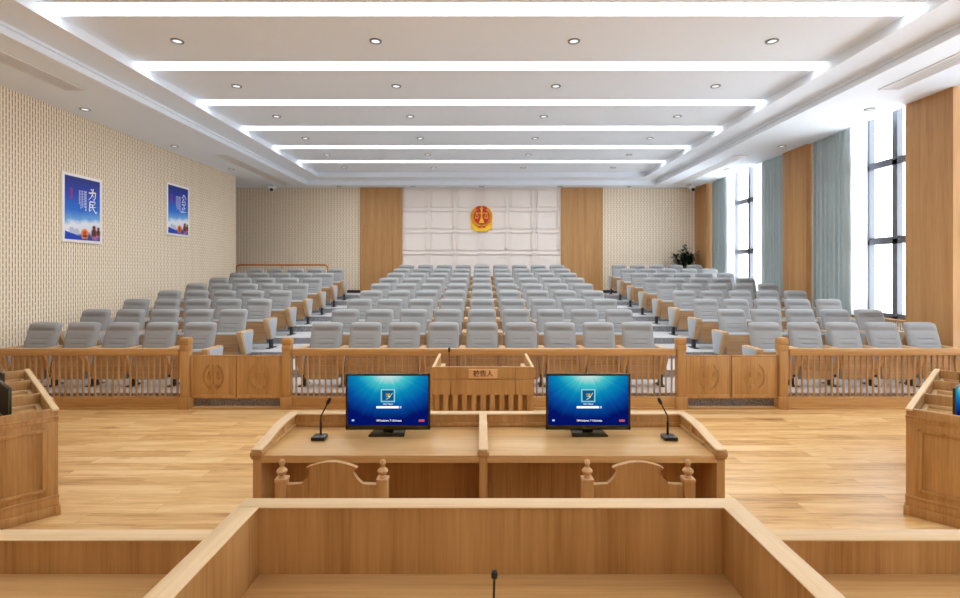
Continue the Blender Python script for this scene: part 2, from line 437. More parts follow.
b.box(-9.2, XP(360.8, BACK), BACK - 0.03, BACK, FZ1 + FR * 8, FZ1 + FR * 8 + 0.09); b.box(XP(602.3, BACK), WR, BACK - 0.03, BACK, FZ1 + FR * 8, FZ1 + FR * 8 + 0.09)
struct(b.build('baseboard_back', darkbase, smooth=False), 'black skirting along the back wall', 'baseboard')
trim(7, MB().box(7.2, WX + 0.1, 8.2, 10.7, 0.97, 1.0).box(7.2, WX + 0.1, 11.53, 15.35, 0.97, 1.0), woodY, 'oak window sill boards over the slotted panels', 'sill')

# windows
def window(n, y0, y1, mull, label):
    t = thing('window_%d' % n, label, 'window', (WX + 0.05, (y0 + y1) / 2, 1.0), kind='structure')
    cy = (y0 + y1) / 2; f = MB()
    zs = [0.0, 1.38, 2.785, 3.98]
    for m in mull: f.box(-0.05, 0.05, m - cy - 0.052, m - cy + 0.052, 0, 4.0)
    for z in zs: f.box(-0.05, 0.05, y0 - cy, y1 - cy, z - 0.045, z + 0.045)
    # secondary sash profile
    for z in zs[:-1]:
        f.box(-0.03, 0.03, y0 - cy, y1 - cy, z + 0.045, z + 0.085)
    f.build('window_frame', metal_dark, t, smooth=False)
    for z0, z1 in zip(zs, zs[1:]):
        MB().box(-0.006, 0.006, y0 - cy, y1 - cy, z0 + 0.03, z1 - 0.03).build('pane', glass_m, t, smooth=False)
window(1, 8.2, 10.7, [8.25, 8.87, 9.5, 10.13, 10.65], 'tall grey framed window beside the nearest oak pier')
window(2, 11.53, 15.35, [11.6, 12.2, 12.95, 13.7, 14.52, 15.28], 'tall grey framed window near the back wall')
window(3, 2.9, 7.3, [2.95, 3.8, 4.7, 5.6, 6.5, 7.25], 'added tall grey framed window beside the benches, out of view, letting in more daylight')  # bay added out of view to brighten the room with daylight
window(4, -2.4, 2.0, [-2.35, -1.5, -.6, .3, 1.2, 1.95], 'added tall grey framed window behind the camera side, out of view, letting in more daylight')  # second unseen bay, added for more daylight

# curtains
def curtain(name, y0, y1, x, z0, z1, amp, wl, mat, label, cat, grp):
    b = MB(); n = int((y1 - y0) / wl * 14); rows = 10; V = []
    rnd = random.Random(int(y0 * 100)); ph = [rnd.uniform(-0.5, 0.5) for _ in range(40)]
    for j in range(rows + 1):
        z = z0 + (z1 - z0) * j / rows; R = []
        for i in range(n + 1):
            y = y0 + (y1 - y0) * i / n; k = (y - y0) / wl
            s = math.sin(2 * PI * k + ph[int(k) % 40] * 0.8)
            R.append(b.bm.verts.new((amp * (math.copysign(abs(s) ** 0.75, s)) * (1 - 0.15 * j / rows), y - (y0 + y1) / 2 + 0.012 * math.cos(2 * PI * k * 2), z - z0)))
        V.append(R)
    for j in range(rows):
        for i in range(n): b.bm.faces.new((V[j][i], V[j][i + 1], V[j + 1][i + 1], V[j + 1][i]))
    o = b.build(name, mat, loc=(x, (y0 + y1) / 2, z0), norm=False)
    for p in o.data.polygons: p.use_smooth = True
    tag(o, label, cat, grp); return o
CT = 4.98
curtain('drape', 9.62, 10.66, 7.08, 0.30, CT, 0.045, 0.13, curtain_m, 'grey green curtain gathered on the near side of the middle oak pier', 'curtain', 'grey green window curtains')
curtain('drape', 11.57, 12.57, 7.08, 0.55, CT, 0.045, 0.13, curtain_m, 'grey green curtain gathered on the far side of the middle oak pier', 'curtain', 'grey green window curtains')
curtain('drape', 14.47, 15.33, 7.08, 0.85, CT, 0.045, 0.13, curtain_m, 'grey green curtain gathered beside the corner pier by the plant', 'curtain', 'grey green window curtains')
curtain('sheer_curtain', 9.32, 10.66, 7.19, 1.01, CT, 0.012, 0.12, sheer_m, 'white sheer curtain hanging beside the nearest tall window', 'sheer curtain', 'white sheer curtains')
curtain('sheer_curtain', 11.57, 13.2, 7.19, 1.01, CT, 0.012, 0.12, sheer_m, 'white sheer curtain beside the far window, next to the middle pier', 'sheer curtain', 'white sheer curtains')
curtain('sheer_curtain', 14.2, 15.33, 7.19, 1.01, CT, 0.012, 0.12, sheer_m, 'white sheer curtain beside the far window, next to the corner pier', 'sheer curtain', 'white sheer curtains')

curtain('sheer_curtain', 2.95, 7.25, 7.19, 0.62, CT, 0.012, 0.12, sheer_m, 'white sheer curtain added over the unseen window beside the benches to spread its daylight', 'sheer curtain', 'white sheer curtains')  # added to diffuse daylight from the unseen bay
curtain('sheer_curtain', -2.35, 1.95, 7.19, 0.62, CT, 0.012, 0.12, sheer_m, 'white sheer curtain added over the unseen window behind the camera to spread its daylight', 'sheer curtain', 'white sheer curtains')  # same diffusing sheer, added on the other unseen bay

# ------------------------------------------------------------------ ceiling lights
ys = [5.78 + 1.594 * k for k in range(-4, 6)]
for i, y in enumerate(ys):
    vis = i - 4
    if vis >= 0:
        lab = 'long white light strip across the ceiling, %s from the back wall' % ('nearest' if vis == 5 else ORD[6 - vis])
        if vis == 0: lab = 'long white light strip across the ceiling, farthest from the back wall in view'
    else: lab = 'unseen long white light strip added above the benches to light the foreground'  # unseen strips continue the row, added to light the foreground
    t = thing('linear_ceiling_light', lab, 'ceiling light', (0, y, MZ), group='white light strips across the ceiling')
    MB().box(-XI + 0.02, XI - 0.02, -0.15, 0.15, -0.004, 0.0).build('diffuser', light_m, t, smooth=False)
    MB().box(-XI + 0.015, XI - 0.015, -0.158, -0.15, -0.006, 0.0).box(-XI + 0.015, XI - 0.015, 0.15, 0.158, -0.006, 0.0).build('trim_edge', white, t, smooth=False)

def make_downlight():
    t = thing('recessed_downlight', 'x', 'downlight')
    b = MB(); n = 24
    prof = [(0.055, -0.004), (0.056, -0.012), (0.078, -0.012), (0.082, 0.0)]
    rings = [[b.bm.verts.new((r * math.cos(2 * PI * k / n), r * math.sin(2 * PI * k / n), z)) for k in range(n)] for r, z in prof]
    for A, B in zip(rings, rings[1:]):
        for k in range(n): b.bm.faces.new((A[k], A[(k + 1) % n], B[(k + 1) % n], B[k]))
    b.build('trim_ring', chrome, t)
    MB().lathe([(0.056, -0.005), (0.056, -0.001)], n=24).build('lens', lens_m, t)
    return t
DL = make_downlight(); used = [False]
def downlight(x, y, z, label, group, watts=0):
    o = copy_tree(DL)
    used[0] = True; o.location = (x, y, z); o['label'] = label; o['group'] = group
    if watts:
        ld = bpy.data.lights.new('downlight_beam', 'SPOT'); ld.energy = watts; ld.spot_size = math.radians(165); ld.spot_blend = 1.0; ld.shadow_soft_size = .08; ld.color = (.92, .965, 1.0)
        lo = bpy.data.objects.new('downlight_beam', ld); C.objects.link(lo); lo.parent = o; lo.location = (0, 0, -.02)
for r in range(6):
    y = 6.58 + 1.594 * r
    for c in range(4):
        side = ('outermost on poster side', 'second from poster side', 'second from window side', 'outermost on window side')[c]
        downlight(-0.09 + (c - 1.5) * 2.61, y, MZ, 'round tray-ceiling downlight, %s row from the back wall, %s' % (ORD[6 - r], side), 'downlights between the light strips', 46)
for s, sx, nm in ((-1, -6.66, 'slotted poster wall'), (1, 6.52, 'window wall')):
    for i, y in enumerate((8.4, 10.85, 13.3, 15.75)):
        downlight(sx, y, CZ, 'round downlight in the ceiling margin along the %s, %s from the back wall' % (nm, ORD[4 - i]), 'downlights along the ceiling margins')
for i in range(5):
    downlight(XP((339, 412.5, 481.6, 560, 629)[i], 16.0), 16.03, CZ, 'small downlight in the ceiling margin above the back wall, %s from the windows' % ORD[5 - i], 'downlights above the back wall')

for q in list(DL.children): bpy.data.objects.remove(q)
bpy.data.objects.remove(DL)
def vent(x, y0, y1, label):
    t = thing('air_vent', label, 'air vent', (x, (y0 + y1) / 2, CZ), group='linear ceiling air vents')
    L = (y1 - y0) / 2; f = MB()
    f.box(-0.15, -0.125, -L, L, -0.012, 0.0).box(0.125, 0.15, -L, L, -0.012, 0.0).box(-0.15, 0.15, -L, -L + 0.03, -0.012, 0).box(-0.15, 0.15, L - 0.03, L, -0.012, 0)
    f.build('frame', ventm, t, smooth=False)
    MB().box(-0.125, 0.125, -L + 0.03, L - 0.03, -0.002, 0.0).build('backing', ventdark, t, smooth=False)
    s = MB()
    for i in range(5): s.box(-0.112 + i * 0.05, -0.088 + i * 0.05, -L + 0.03, L - 0.03, -0.01, -0.001)
    s.build('louvres', ventm, t, smooth=False)
vent(-6.1, 3.4, 7.5, 'long white ceiling air vent nearest the camera above the poster wall side')
vent(-6.1, 11.7, 15.6, 'long white ceiling air vent farther back above the poster wall side')
vent(6.1, 3.4, 7.5, 'long white ceiling air vent nearest the camera above the window side')
vent(6.1, 11.7, 15.6, 'long white ceiling air vent farther back above the window side')

# ------------------------------------------------------------------ auditorium chairs
def backrest_mesh():
    b = MB(); bm = b.bm
    us = [-1, -.992, -.965, -.91, -.82, -.7, -.55, -.4, -.2, 0, .2, .4, .55, .7, .82, .91, .965, .992, 1]
    vs = [0, .006, .025, .06] + [0.09 + 0.82 * i / 46 for i in range(47)] + [.935, .96, .98, .993, 1]
    def pt(u, v, side):
        e = math.sqrt(max(0, 1 - abs(u) ** 9)) * math.sqrt(max(0, 1 - abs(2 * v - 1) ** 18))
        hw = 0.234 * (1 - (0.05 * max(0, (v - .8) / .2) ** 3))
        z = 0.38 + 0.52 * v - 0.022 * abs(u) ** 6 * max(0, (v - .7) / .3) ** 2
        y = -0.165 * (1 - v)
        if side == 0:
            m = 1 - abs(u) ** 4
            bul = 0.024 * math.exp(-((v - .91) / .085) ** 2) * m - 0.013 * math.exp(-((v - .765) / .05) ** 2) * max(0, 1 - abs(u / .86) ** 6)
            bul += 0.010 * math.exp(-((v - .47) / .2) ** 2) * m
            for g in (0.40, 0.53):
                bul -= 0.014 * math.exp(-((v - g) / .011) ** 2) * (1 if abs(u) < .45 else 0)
            y += -0.052 * e - bul * e
        else: y += 0.05 * e
        return (hw * u, y - 0.045, z)
    G = []
    for side in (0, 1):
        G.append([[bm.verts.new(pt(u, v, side)) for u in us] for v in vs])
    for side in (0, 1):
        g = G[side]
        for j in range(len(vs) - 1):
            for i in range(len(us) - 1):
                q = (g[j][i], g[j][i + 1], g[j + 1][i + 1], g[j + 1][i])
                bm.faces.new(q if side == 0 else q[::-1])
    bmesh.ops.remove_doubles(bm, verts=bm.verts, dist=0.0004)
    return b

def make_arm(parent, x):
    pts = [(-.50, .56), (-.495, .50), (-.33, .17), (-.15, .17), (-.075, .50), (-.075, .56)]
    a = MB().prism(pts, 'X', x - .042, x + .042, 0.006).build('armrest', woodArm, parent)
    ins = [(-.462, .546), (-.455, .50), (-.308, .176), (-.156, .176), (-.082, .50), (-.082, .546)]
    for s in (-1, 1):
        x0 = x + s * .040; x1 = x + s * .050
        MB().prism(ins, 'X', min(x0, x1), max(x0, x1), 0.003).build('side_panel', side_fabric, a)
    st = MB(); st.box(x - .022, x + .022, -.29, -.19, .012, .20, 0.006); st.box(x - .045, x + .045, -.38, -.10, 0, .014, 0.004)
    st.prism([(-.40, .36), (-.36, .36), (-.27, .16), (-.30, .16)], 'X', x - .034, x + .034)
    st.build('stand', stand_dark, parent)

def make_chair(first):
    t = thing('auditorium_chair', 'x', 'chair')
    bk = backrest_mesh().build('backrest', seat_fabric, t)
    for p in bk.data.polygons: p.use_smooth = True
    MB().box(-.205, .205, -.016, -.006, .43, .82, 0.004, M=Matrix.Translation((0, -0.128, 0)) @ Matrix.Translation((0, 0, .63)) @ Matrix.Rotation(math.atan2(-.165, .52), 4, 'X') @ Matrix.Translation((0, 0.045, -.63))).build('back_shell', stand_dark, t)
    R = Matrix.Translation((0, -.305, .315)) @ Matrix.Rotation(math.radians(-7), 4, 'X')
    st = MB().box(-.232, .232, -.05, .06, -.215, .215, 0.03, 3, R).build('seat', side_fabric, t)
    w = MB()
    for i in range(4): w.box(-.232, .232, -.066, -.048, -.20 + i * .0945, -.20 + i * .0945 + .0915, 0.002, 1, R)
    w.build('wood_underside', woodSeat, st, smooth=False)
    hb = MB().tube([(-.225, -.22, .13), (.225, -.22, .13)], .016, 8); hb.build('hinge_bar', stand_dark, t)
    make_arm(t, 0.2885)
    if first: make_arm(t, -0.2885)
    return t
chairA, chairB = make_chair(False), make_chair(True)
usedA = [False, False]
PITCH = 0.58
def seat(x, k, first, label, group):
    i = 1 if first else 0; proto = (chairA, chairB)[i]
    o = proto if not usedA[i] else copy_tree(proto)
    usedA[i] = True
    o.location = (x, D1 + DS * k, FZ1 + FR * k); o['label'] = label; o['group'] = group
for k in range(9):
    for c in range(9):
        x = 0.008 + (c - 4) * 0.577
        if c < 4: lab = 'grey folding seat in %s row behind the fence, middle block, %s from poster-side aisle' % (ORD[k + 1], ORD[c + 1])
        elif c == 4: lab = 'grey folding seat in %s row behind the fence, centre of the middle block' % ORD[k + 1]
        else: lab = 'grey folding seat in %s row behind the fence, middle block, %s from window-side aisle' % (ORD[k + 1], ORD[9 - c])
        seat(x, k, c == 0, lab, 'grey folding seats of the middle block')
for k in range(8):
    for c in range(5):
        x = -0.005 + (c - 11.21) * PITCH
        seat(x, k, c == 0, 'grey folding seat in %s row behind the fence, %s from the slotted poster wall' % (ORD[k + 1], ORD[c + 1]), 'grey folding seats beside the poster wall')
for k in range(9):
    for c in range(5):
        x = 0.005 + (c + 7.26) * PITCH
        seat(x, k, c == 0, 'grey folding seat in %s row behind the fence, %s from the window wall' % (ORD[k + 1], ORD[5 - c]), 'grey folding seats beside the windows')

# ------------------------------------------------------------------ fence, posts, gates
FY = 6.7
ZT, ZRB, ZPL = ZP(347.9, FY + .05), ZP(355.6, FY - .05), ZP(397.3, FY - .035)
def fence(x0, x1, label):
    cx = (x0 + x1) / 2; hw = (x1 - x0) / 2
    t = thing('wooden_fence', label, 'fence', (cx, FY, 0), group='wooden baluster fence sections')
    MB().box(-hw, hw, -.05, .06, ZRB, ZT, 0.008).build('top_rail', woodX, t)
    MB().box(-hw, hw, -.035, .045, .0, ZPL, 0.004).box(-hw, hw, -.05, .06, 0, 0.03, 0.004).build('plinth', woodX, t)
    n = round((x1 - x0) / 0.0782)
    me = None
    for i in range(n):
        x = -hw + (i + .5) * (2 * hw) / n
        if me is None:
            o = MB().box(-.010, .010, -.012, .012, ZPL - .005, ZRB + .005, 0.002, 1).build('baluster', woodZ, t); me = o
        else:
            o = me.copy(); C.objects.link(o)
        o.location = (x, 0.003, 0)
PX = [XP(q, FY - .055) for q in (183.6, 285.9, 682.0, 784.4)]
fence(WL + .01, PX[0] - .076, 'oak baluster fence section between the poster wall and the first gate post')
fence(PX[1] + .076, PX[2] - .076, 'long oak baluster fence section behind the defendant stand')
fence(PX[3] + .076, WR - .0, 'oak baluster fence section ending at the oak pier by the windows')
plab = ['oak gate post on the poster-wall side of the gate near the posters', 'oak gate post on the inner side of the gate near the posters',
        'oak gate post on the inner side of the gate near the windows', 'oak gate post on the window side of the gate near the windows']
proto = None
for x, lab in zip(PX, plab):
    if proto is None:
        t = thing('gate_post', lab, 'post', (x, FY, 0), group='oak gate posts in the fence')
        MB().box(-.056, .056, -.05, .05, .15, .80, 0.005).build('shaft', woodZ, t)
        MB().box(-.074, .074, -.064, .064, 0, .165, 0.005).build('base_block', woodZ, t)
        zt = ZP(337.3, FY + .04)
        MB().box(-.060, .060, -.055, .055, .775, .85, 0.005).box(-.052, .052, -.048, .048, .85, .864).box(-.062, .062, -.057, .057, .864, zt - .012, 0.006).box(-.056, .056, -.05, .05, zt - .014, zt, 0.004).build('cap', woodZ, t)
        proto = t
    else:
        t = copy_tree(proto); t.location = (x, FY, 0); t['label'] = lab

def emblem_relief(t, k, mat, y):
    """low relief: wreath of grain, scales, gear base. k = overall radius"""
    b = MB(); pts = []
    for s in (-1, 1):
        for i in range(9):
            a = -PI / 2 + s * (0.35 + i * 0.27)
            cx, cz = k * .86 * math.cos(a), k * .86 * math.sin(a)
            for q in (-1, 1):
                d = a + s * PI / 2 + q * .5
                L = k * .26
                b.prism([(cx - math.sin(d) * L * .18, cz + math.cos(d) * L * .18), (cx + math.cos(d) * L * .8, cz + math.sin(d) * L * .8), (cx + math.sin(d) * L * .18, cz - math.cos(d) * L * .18), (cx - math.cos(d) * L * .3, cz - math.sin(d) * L * .3)], 'Y', y - .006, y + .002)
    b.box(-k * .04, k * .04, y - .006, y, -k * .55, k * .62)
    b.box(-k * .5, k * .5, y - .006, y, k * .32, k * .39)
    for s in (-1, 1):
        cx = s * k * .42
        b.prism([(cx - k * .18, -k * .08), (cx + k * .18, -k * .08), (cx + k * .1, -k * .2), (cx - k * .1, -k * .2)], 'Y', y - .006, y)
        for q in (-1, 1):
            b.prism([(cx, k * .34), (cx + q * k * .17, -k * .08), (cx + q * k * .13, -k * .08)][:3], 'Y', y - .006, y)
    b.prism([(-k * .3, -k * .55), (k * .3, -k * .55), (k * .42, -k * .78), (-k * .42, -k * .78)], 'Y', y - .006, y)
    b.prism([(k * .12 * math.sin(2 * PI * i / 10) * (1 if i % 2 == 0 else .45), k * .75 + k * .12 * math.cos(2 * PI * i / 10) * (1 if i % 2 == 0 else .45)) for i in range(10)], 'Y', y - .006, y)
    return b.build('carved_emblem', mat, t, smooth=False)
GT, GB = ZP(355.3, FY - .015), ZP(398.4, FY - .015)
proto = None
glab = ['oak gate leaf with carved emblem next to the poster-side gate post', 'oak gate leaf with carved emblem in the poster-side opening, nearer the defendant stand',
        'oak gate leaf with carved emblem in the window-side opening, nearer the defendant stand', 'oak gate leaf with carved emblem next to the window-side gate post']
for gi in range(4):
    a, c = (PX[0] + .066, PX[1] - .066) if gi < 2 else (PX[2] + .066, PX[3] - .066)
    mid = (a + c) / 2; hw = (c - a) / 4 - .004
    cx = (a + mid) / 2 if gi % 2 == 0 else (mid + c) / 2
    if proto is None:
        t = thing('wooden_gate', glab[gi], 'gate', (cx, FY, GB), group='oak gate leaves with carved emblems')
        h = GT - GB
        MB().box(-hw, hw, -.012, .02, 0, h, 0.003).build('panel', woodZ, t)
        MB().box(-hw, hw, -.018, .024, h - .02, h, 0.004).box(-hw, hw, -.0145, .022, 0, .05, 0.002).box(-hw, -hw + .03, -.0145, .022, .02, h, 0.002).box(hw - .03, hw, -.0145, .022, .02, h, 0.002).build('rim', woodZ, t)
        e = emblem_relief(t, .165, woodZ, -.0125); e.location = (0, 0, h * .50); e.scale = (.92, 1, 1.16)
        proto = t
    else:
        t = copy_tree(proto); t.location = (cx, FY, GB); t['label'] = glab[gi]
for i, (a, c, lab) in enumerate(((PX[0], PX[1], 'low oak threshold strip under the gate near the posters'), (PX[2], PX[3], 'low oak threshold strip under the gate near the windows'))):
    trim(8 + i, MB().box(a + .09, c - .09, FY - .05, FY + .06, 0, .022, 0.004), woodX, lab, 'threshold')

# ------------------------------------------------------------------ defendant stand
LY0, LY1 = 5.0, 5.82
lx0, lx1 = XP(431.9, LY0), XP(534.2, LY0); lc = (lx0 + lx1) / 2; lw = (lx1 - lx0) / 2
LT = ZP(367.0, LY0)
t = thing('defendant_stand', 'oak three-sided stand with a name plate and slatted lower front, before the fence', 'stand', (lc, LY0, 0))
f = MB()
sx = [-lw, -lw + .19, lw - .19, lw]
for a, c in zip(sx, sx[1:]):
    f.box(a + (.002 if a > -lw else 0), c - (.002 if c < lw else 0), 0, .035, .76, LT, 0.002, 1)
    f.box(a + (.002 if a > -lw else 0), c - (.002 if c < lw else 0), 0, .035, .60, .756, 0.002, 1)
f.box(-lw, lw, .055, .07, .08, LT - .03); f.box(-lw, lw, -.004, .035, 0, .09, 0.004)
f.build('front_panel', woodZ, t)
n = 11; pit = 2 * lw / n; me = None
for i in range(n):
    if me is None: o = MB().box(-pit * .27, pit * .27, .0, .032, .085, .602, 0.003, 1).build('slat', woodZ, t); me = o
    else: o = me.copy(); C.objects.link(o)
    o.location = (-lw + (i + .5) * pit, 0, 0)
dl = LY1 - LY0
for s in (-1, 1):
    a, c = (lw - .026, lw) if s > 0 else (-lw, -lw + .026)
    sd = MB().box(a, c, .04, dl, 0, LT - .012, 0.003).build('side_panel', woodZ, t)
    MB().box(a - .001, c + .001, .0, dl + .005, LT - .013, LT + .001, 0.004).build('cap', railY, sd)
    a2, c2 = (lw - .085, lw - .036) if s > 0 else (-lw + .036, -lw + .085)
    MB().box(a2, c2, .40, .72, .755, .785, 0.004).build('inner_ledge', railY, sd)
MB().box(-lw + .036, lw - .036, .045, .32, .70, .73, 0.004).build('writing_shelf', topX, t)
MB().box(-.144, .144, -.012, .002, .768, LT - .02, 0.003).build('name_plate', plate, t)
text_mesh('plate_lettering', '被告人', .068, ink, t, (0, -.0135, .5 * (.768 + LT - .02)), bold=0.0006)

# gooseneck microphones
def gooseneck(name, label, loc, pts, head_r, base=True, rz=0, tint=None, bk=1.0, hl=1.0):
    t = thing(name, label, 'microphone', loc, rz, group='black gooseneck microphones')
    if base:
        MB().prism([(-.055 * bk, -.06 * bk), (.055 * bk, -.06 * bk), (.055 * bk, .045 * bk), (.035 * bk, .06 * bk), (-.035 * bk, .06 * bk), (-.055 * bk, .045 * bk)], 'Z', 0, .022, 0.006).build('base', black, t)
        k = MB()
        for i in range(3): k.box(-.035 + i * .025, -.018 + i * .025, -.048, -.034, .02, .025, 0.002, 1)
        k.build('buttons', metal_dark, t)
    P = [Vector(p) for p in pts]
    # smooth path
    Q = []
    for i in range(len(P) - 1):
        for j in range(5):
            u = j / 5; p0 = P[max(i - 1, 0)]; p1 = P[i]; p2 = P[i + 1]; p3 = P[min(i + 2, len(P) - 1)]
            Q.append(0.5 * ((2 * p1) + (p2 - p0) * u + (2 * p0 - 5 * p1 + 4 * p2 - p3) * u * u + (3 * p1 - p0 - 3 * p2 + p3) * u ** 3))
    Q.append(P[-1]); L = len(Q)
    r = [(.0075 if i < L * .3 else .0045) * (1 if base and hl == 1 else .62) for i in range(L)]
    MB().tube(Q, r, 10).build('gooseneck', tint or black, t)
    d = (P[-1] - P[-2]).normalized()
    rot = d.to_track_quat('Z', 'Y').to_matrix().to_4x4()
    prof = [(head_r * .5, -.012), (head_r * .9, -.004), (head_r, .008), (head_r, .018), (head_r * .85, .03), (head_r * .45, .037), (.0005, .039)]
    prof = [(a, b * hl) for a, b in prof]
    MB().lathe(prof, n=16, M=Matrix.Translation(P[-1]) @ rot).build('windscreen', black, t)
    return t
gx, gy = XP(449.5, 5.2), 5.16
gooseneck('gooseneck_microphone', 'thin gooseneck microphone standing inside the defendant stand', (gx, gy, .7315),
          [(0, 0, .01), (0, 0, .12), (0, 0, .22), (0, -.005, ZP(351, 5.16) - .73)], .013, tint=darkred, bk=.8)

# ------------------------------------------------------------------ clerk desk
CF, CB = 2.944, 3.50
cxl, cxr = XP(252.0, CF), XP(725.8, CF); dvx = XP(483.3, CF)
ccx = (cxl + cxr) / 2; chw = (cxr - cxl) / 2; DZ = .75
t = thing('clerk_desk', 'double oak clerk desk with raised back, curved sides and centre divider', 'desk', (ccx, CF, 0))
dep = CB - CF
MB().box(-chw + .05, chw - .05, .0, dep, DZ - .045, DZ, 0.003).build('desktop', topX, t)
bp = MB().box(-chw + .03, chw - .03, dep, dep + .04, 0, .832, 0.002).box(-chw + .05, chw - .05, dep - .018, dep, DZ, DZ + .03, 0.006).build('back_panel', woodZ, t)
MB().box(-chw - .004, chw + .004, dep - .008, dep + .06, .828, .842, 0.005).build('cap_rail', railX, bp)
prof = [(dep + .05, .829), (.44, .830), (.33, .824), (.22, .809), (.12, .79), (.03, .778), (-.01, .776), (-.01, .752)]
for s in (-1, 1):
    a, c = (chw - .058, chw) if s > 0 else (-chw, -chw + .058)
    pn = MB().box(a + .004, c - .004, .0, dep + .05, 0, .76, 0.003)
    pn.prism(prof + [(dep + .05, .752)], 'X', a + .010, c - .010)
    sp = pn.build('side_panel', woodZ, t)
    MB().box(a - .008, c + .008, -.016, .05, .742, .772, 0.007).box(a - .002, c + .002, -.01, .04, .728, .744, 0.004).build('collar', woodX, sp)
    pr = prof[:-1]
    poly = pr + [(p[0], p[1] + .013) for p in pr[::-1]]
    MB().prism(poly, 'X', a - .002, c + .002, 0.003).build('cap_rail', railY, sp)
    m = MB()
    xi = a - .002 if s > 0 else c + .002
    m.box(min(xi, xi + s * .014), max(xi, xi + s * .014), .02, dep, DZ, DZ + .022, 0.004)
    for yy, zz in ((.14, .782), (.34, .812)): m.box(min(xi, xi + s * .012), max(xi, xi + s * .012), yy, yy + .03, DZ, zz, 0.003)
    m.build('panel_moulding', topY, sp)
dx = dvx - ccx
dv = MB().box(dx - .024, dx + .024, -.008, dep, 0, .765, 0.003).prism([(p[0], p[1]) for p in prof] + [(dep + .05, .752)], 'X', dx - .02, dx + .02).build('divider', woodZ, t)
pr = prof[:-1]; MB().prism(pr + [(p[0], p[1] + .013) for p in pr[::-1]], 'X', dx - .026, dx + .026, 0.003).build('cap_rail', railY, dv)
MB().box(dx - .034, dx + .034, -.016, .045, .742, .770, 0.006).build('collar', woodX, dv)
MB().box(-chw + .05, chw - .05, .30, .32, 0.02, DZ - .045).build('modesty_panel', woodZ, t)

# monitors
def screen_dress(t, w, h, zc, y, full=True):
    """log-in picture elements on the lit glass; y is the front of the screen"""
    def q(nm, x0, x1, z0, z1, mat, dy=.001):
        return MB().box(x0, x1, y - dy, y - dy + .0006, z0, z1).build(nm, mat, t, smooth=False)
    tx, tz = 0.0, zc + h * .10
    q('user_tile', -.047, .047, tz - .043, tz + .043, tile_rim, .001)
    q('user_picture', -.039, .039, tz - .035, tz + .035, tile_in, .0017)
    b = MB(); b.mi = 0
    for i, (x, z) in enumerate(((-.013, .003), (.001, .003), (-.013, -.011), (.001, -.011))):
        b.mi = i; b.box(x, x + .012, y - .0027, y - .0022, tz + z, tz + z + .012)
    b.mi = 4; b.tube([(-.012, y - .002, tz - .026), (.010, y - .002, tz - .014), (.030, y - .002, tz + .018)], .0012, 6)
    b.build('picture_mark', [e_red, e_green, e_blue, e_yellow, e_white], t, smooth=False)
    q('password_field', -.077, .072, zc - h * .158, zc - h * .115, e_white)
    q('enter_button', .078, .090, zc - h * .158, zc - h * .115, e_pale)
    q('access_button', -w * .45, -w * .42, -h * .42 + zc, -h * .385 + zc, e_pale)
    q('power_button', w * .385, w * .455, -h * .43 + zc, -h * .385 + zc, e_pink)
    b = MB()
    for i, (x, z) in enumerate(((0, .007), (.0075, .007), (0, 0), (.0075, 0))):
        b.mi = i; b.box(x - .078, x - .0715, y - .0012, y - .0008, zc - h * .425 + z, zc - h * .425 + z + .0065)
    b.build('system_mark', [e_red, e_green, e_blue, e_yellow], t, smooth=False)
    text_mesh('system_lettering', 'Windows 7 Ultimate', .019, e_white, t, (.012, y - .0012, zc - h * .408), depth=.0002)
    text_mesh('user_lettering', 'User Name', .014, e_white, t, (0, y - .0012, zc - h * .07), depth=.0002)
e_white = emit('screen_white', (1, 1, 1, 1), .6); e_pale = emit('screen_pale_blue', srgb(170, 205, 235), .55)
e_red = emit('screen_red', srgb(226, 90, 50), .55); e_green = emit('screen_green', srgb(130, 190, 60), .55)
e_blue = emit('screen_blue', srgb(60, 150, 220), .55); e_yellow = emit('screen_yellow', srgb(246, 200, 60), .55)
e_pink = emit('screen_power_red', srgb(196, 90, 96), .5)
tile_rim = emit('tile_rim_blue', srgb(150, 210, 222), .5); tile_in = emit('tile_inner_blue', srgb(10, 90, 130), .5)
def monitor(label, loc, w, h, bz, lit, rz=0, stand=True, z0=.04, dress=True, th=.018):
    """w,h outer size, bz = bezel, screen towards local -y"""
    t = thing('computer_monitor', label, 'monitor', loc, rz, group='black desk monitors')
    z1 = z0 + h
    hs = MB().box(-w / 2, w / 2, -.012, -.012 + th, z0, z1, 0.003).box(-w * .3, w * .3, -.015 + th, -.012 + th + (.028 if dress else .004), z0 + h * .2, z0 + h * .8, 0.002).build('casing', bezel, t)
    MB().box(-w / 2, w / 2, -.018, -.010, z0, z0 + bz * 2.2, 0.002).box(-w / 2, w / 2, -.018, -.010, z1 - bz, z1, 0.002).box(-w / 2, -w / 2 + bz, -.018, -.010, z0, z1, 0.002).box(w / 2 - bz, w / 2, -.018, -.010, z0, z1, 0.002).build('bezel', bezel, hs)
    sw, sh = w - 2 * bz, h - 3.2 * bz; zc = z0 + bz * 2.2 + sh / 2
    so = MB().box(-sw / 2, sw / 2, -.0015, .0, -sh / 2, sh / 2).build('screen', lit or screen_off, t, (0, -.0125, zc), smooth=False)
    if lit and dress: screen_dress(t, sw, sh, zc, -.0142)
    if stand:
        MB().box(-.035, .035, .0, .02, .008, z0 + .06, 0.004).build('neck', bezel, t)
        MB().prism([(-.118, -.075), (.118, -.075), (.105, .075), (-.105, .075)], 'Z', 0, .010, 0.003).build('stand_base', bezel, t)
    return t
MY = 3.345
mw = 84 * MY / F; mtop, mbot = ZP(374.0, MY - .015), ZP(430.0, MY - .015)
scr = screen_mat('login_wallpaper', mw - .03, mtop - mbot - .035)
monitor('lit monitor on the clerk desk, on the poster-wall side of the divider', (XP(388.3, MY), MY, DZ + .0015), mw, mtop - mbot, .014, scr, z0=mbot - DZ)
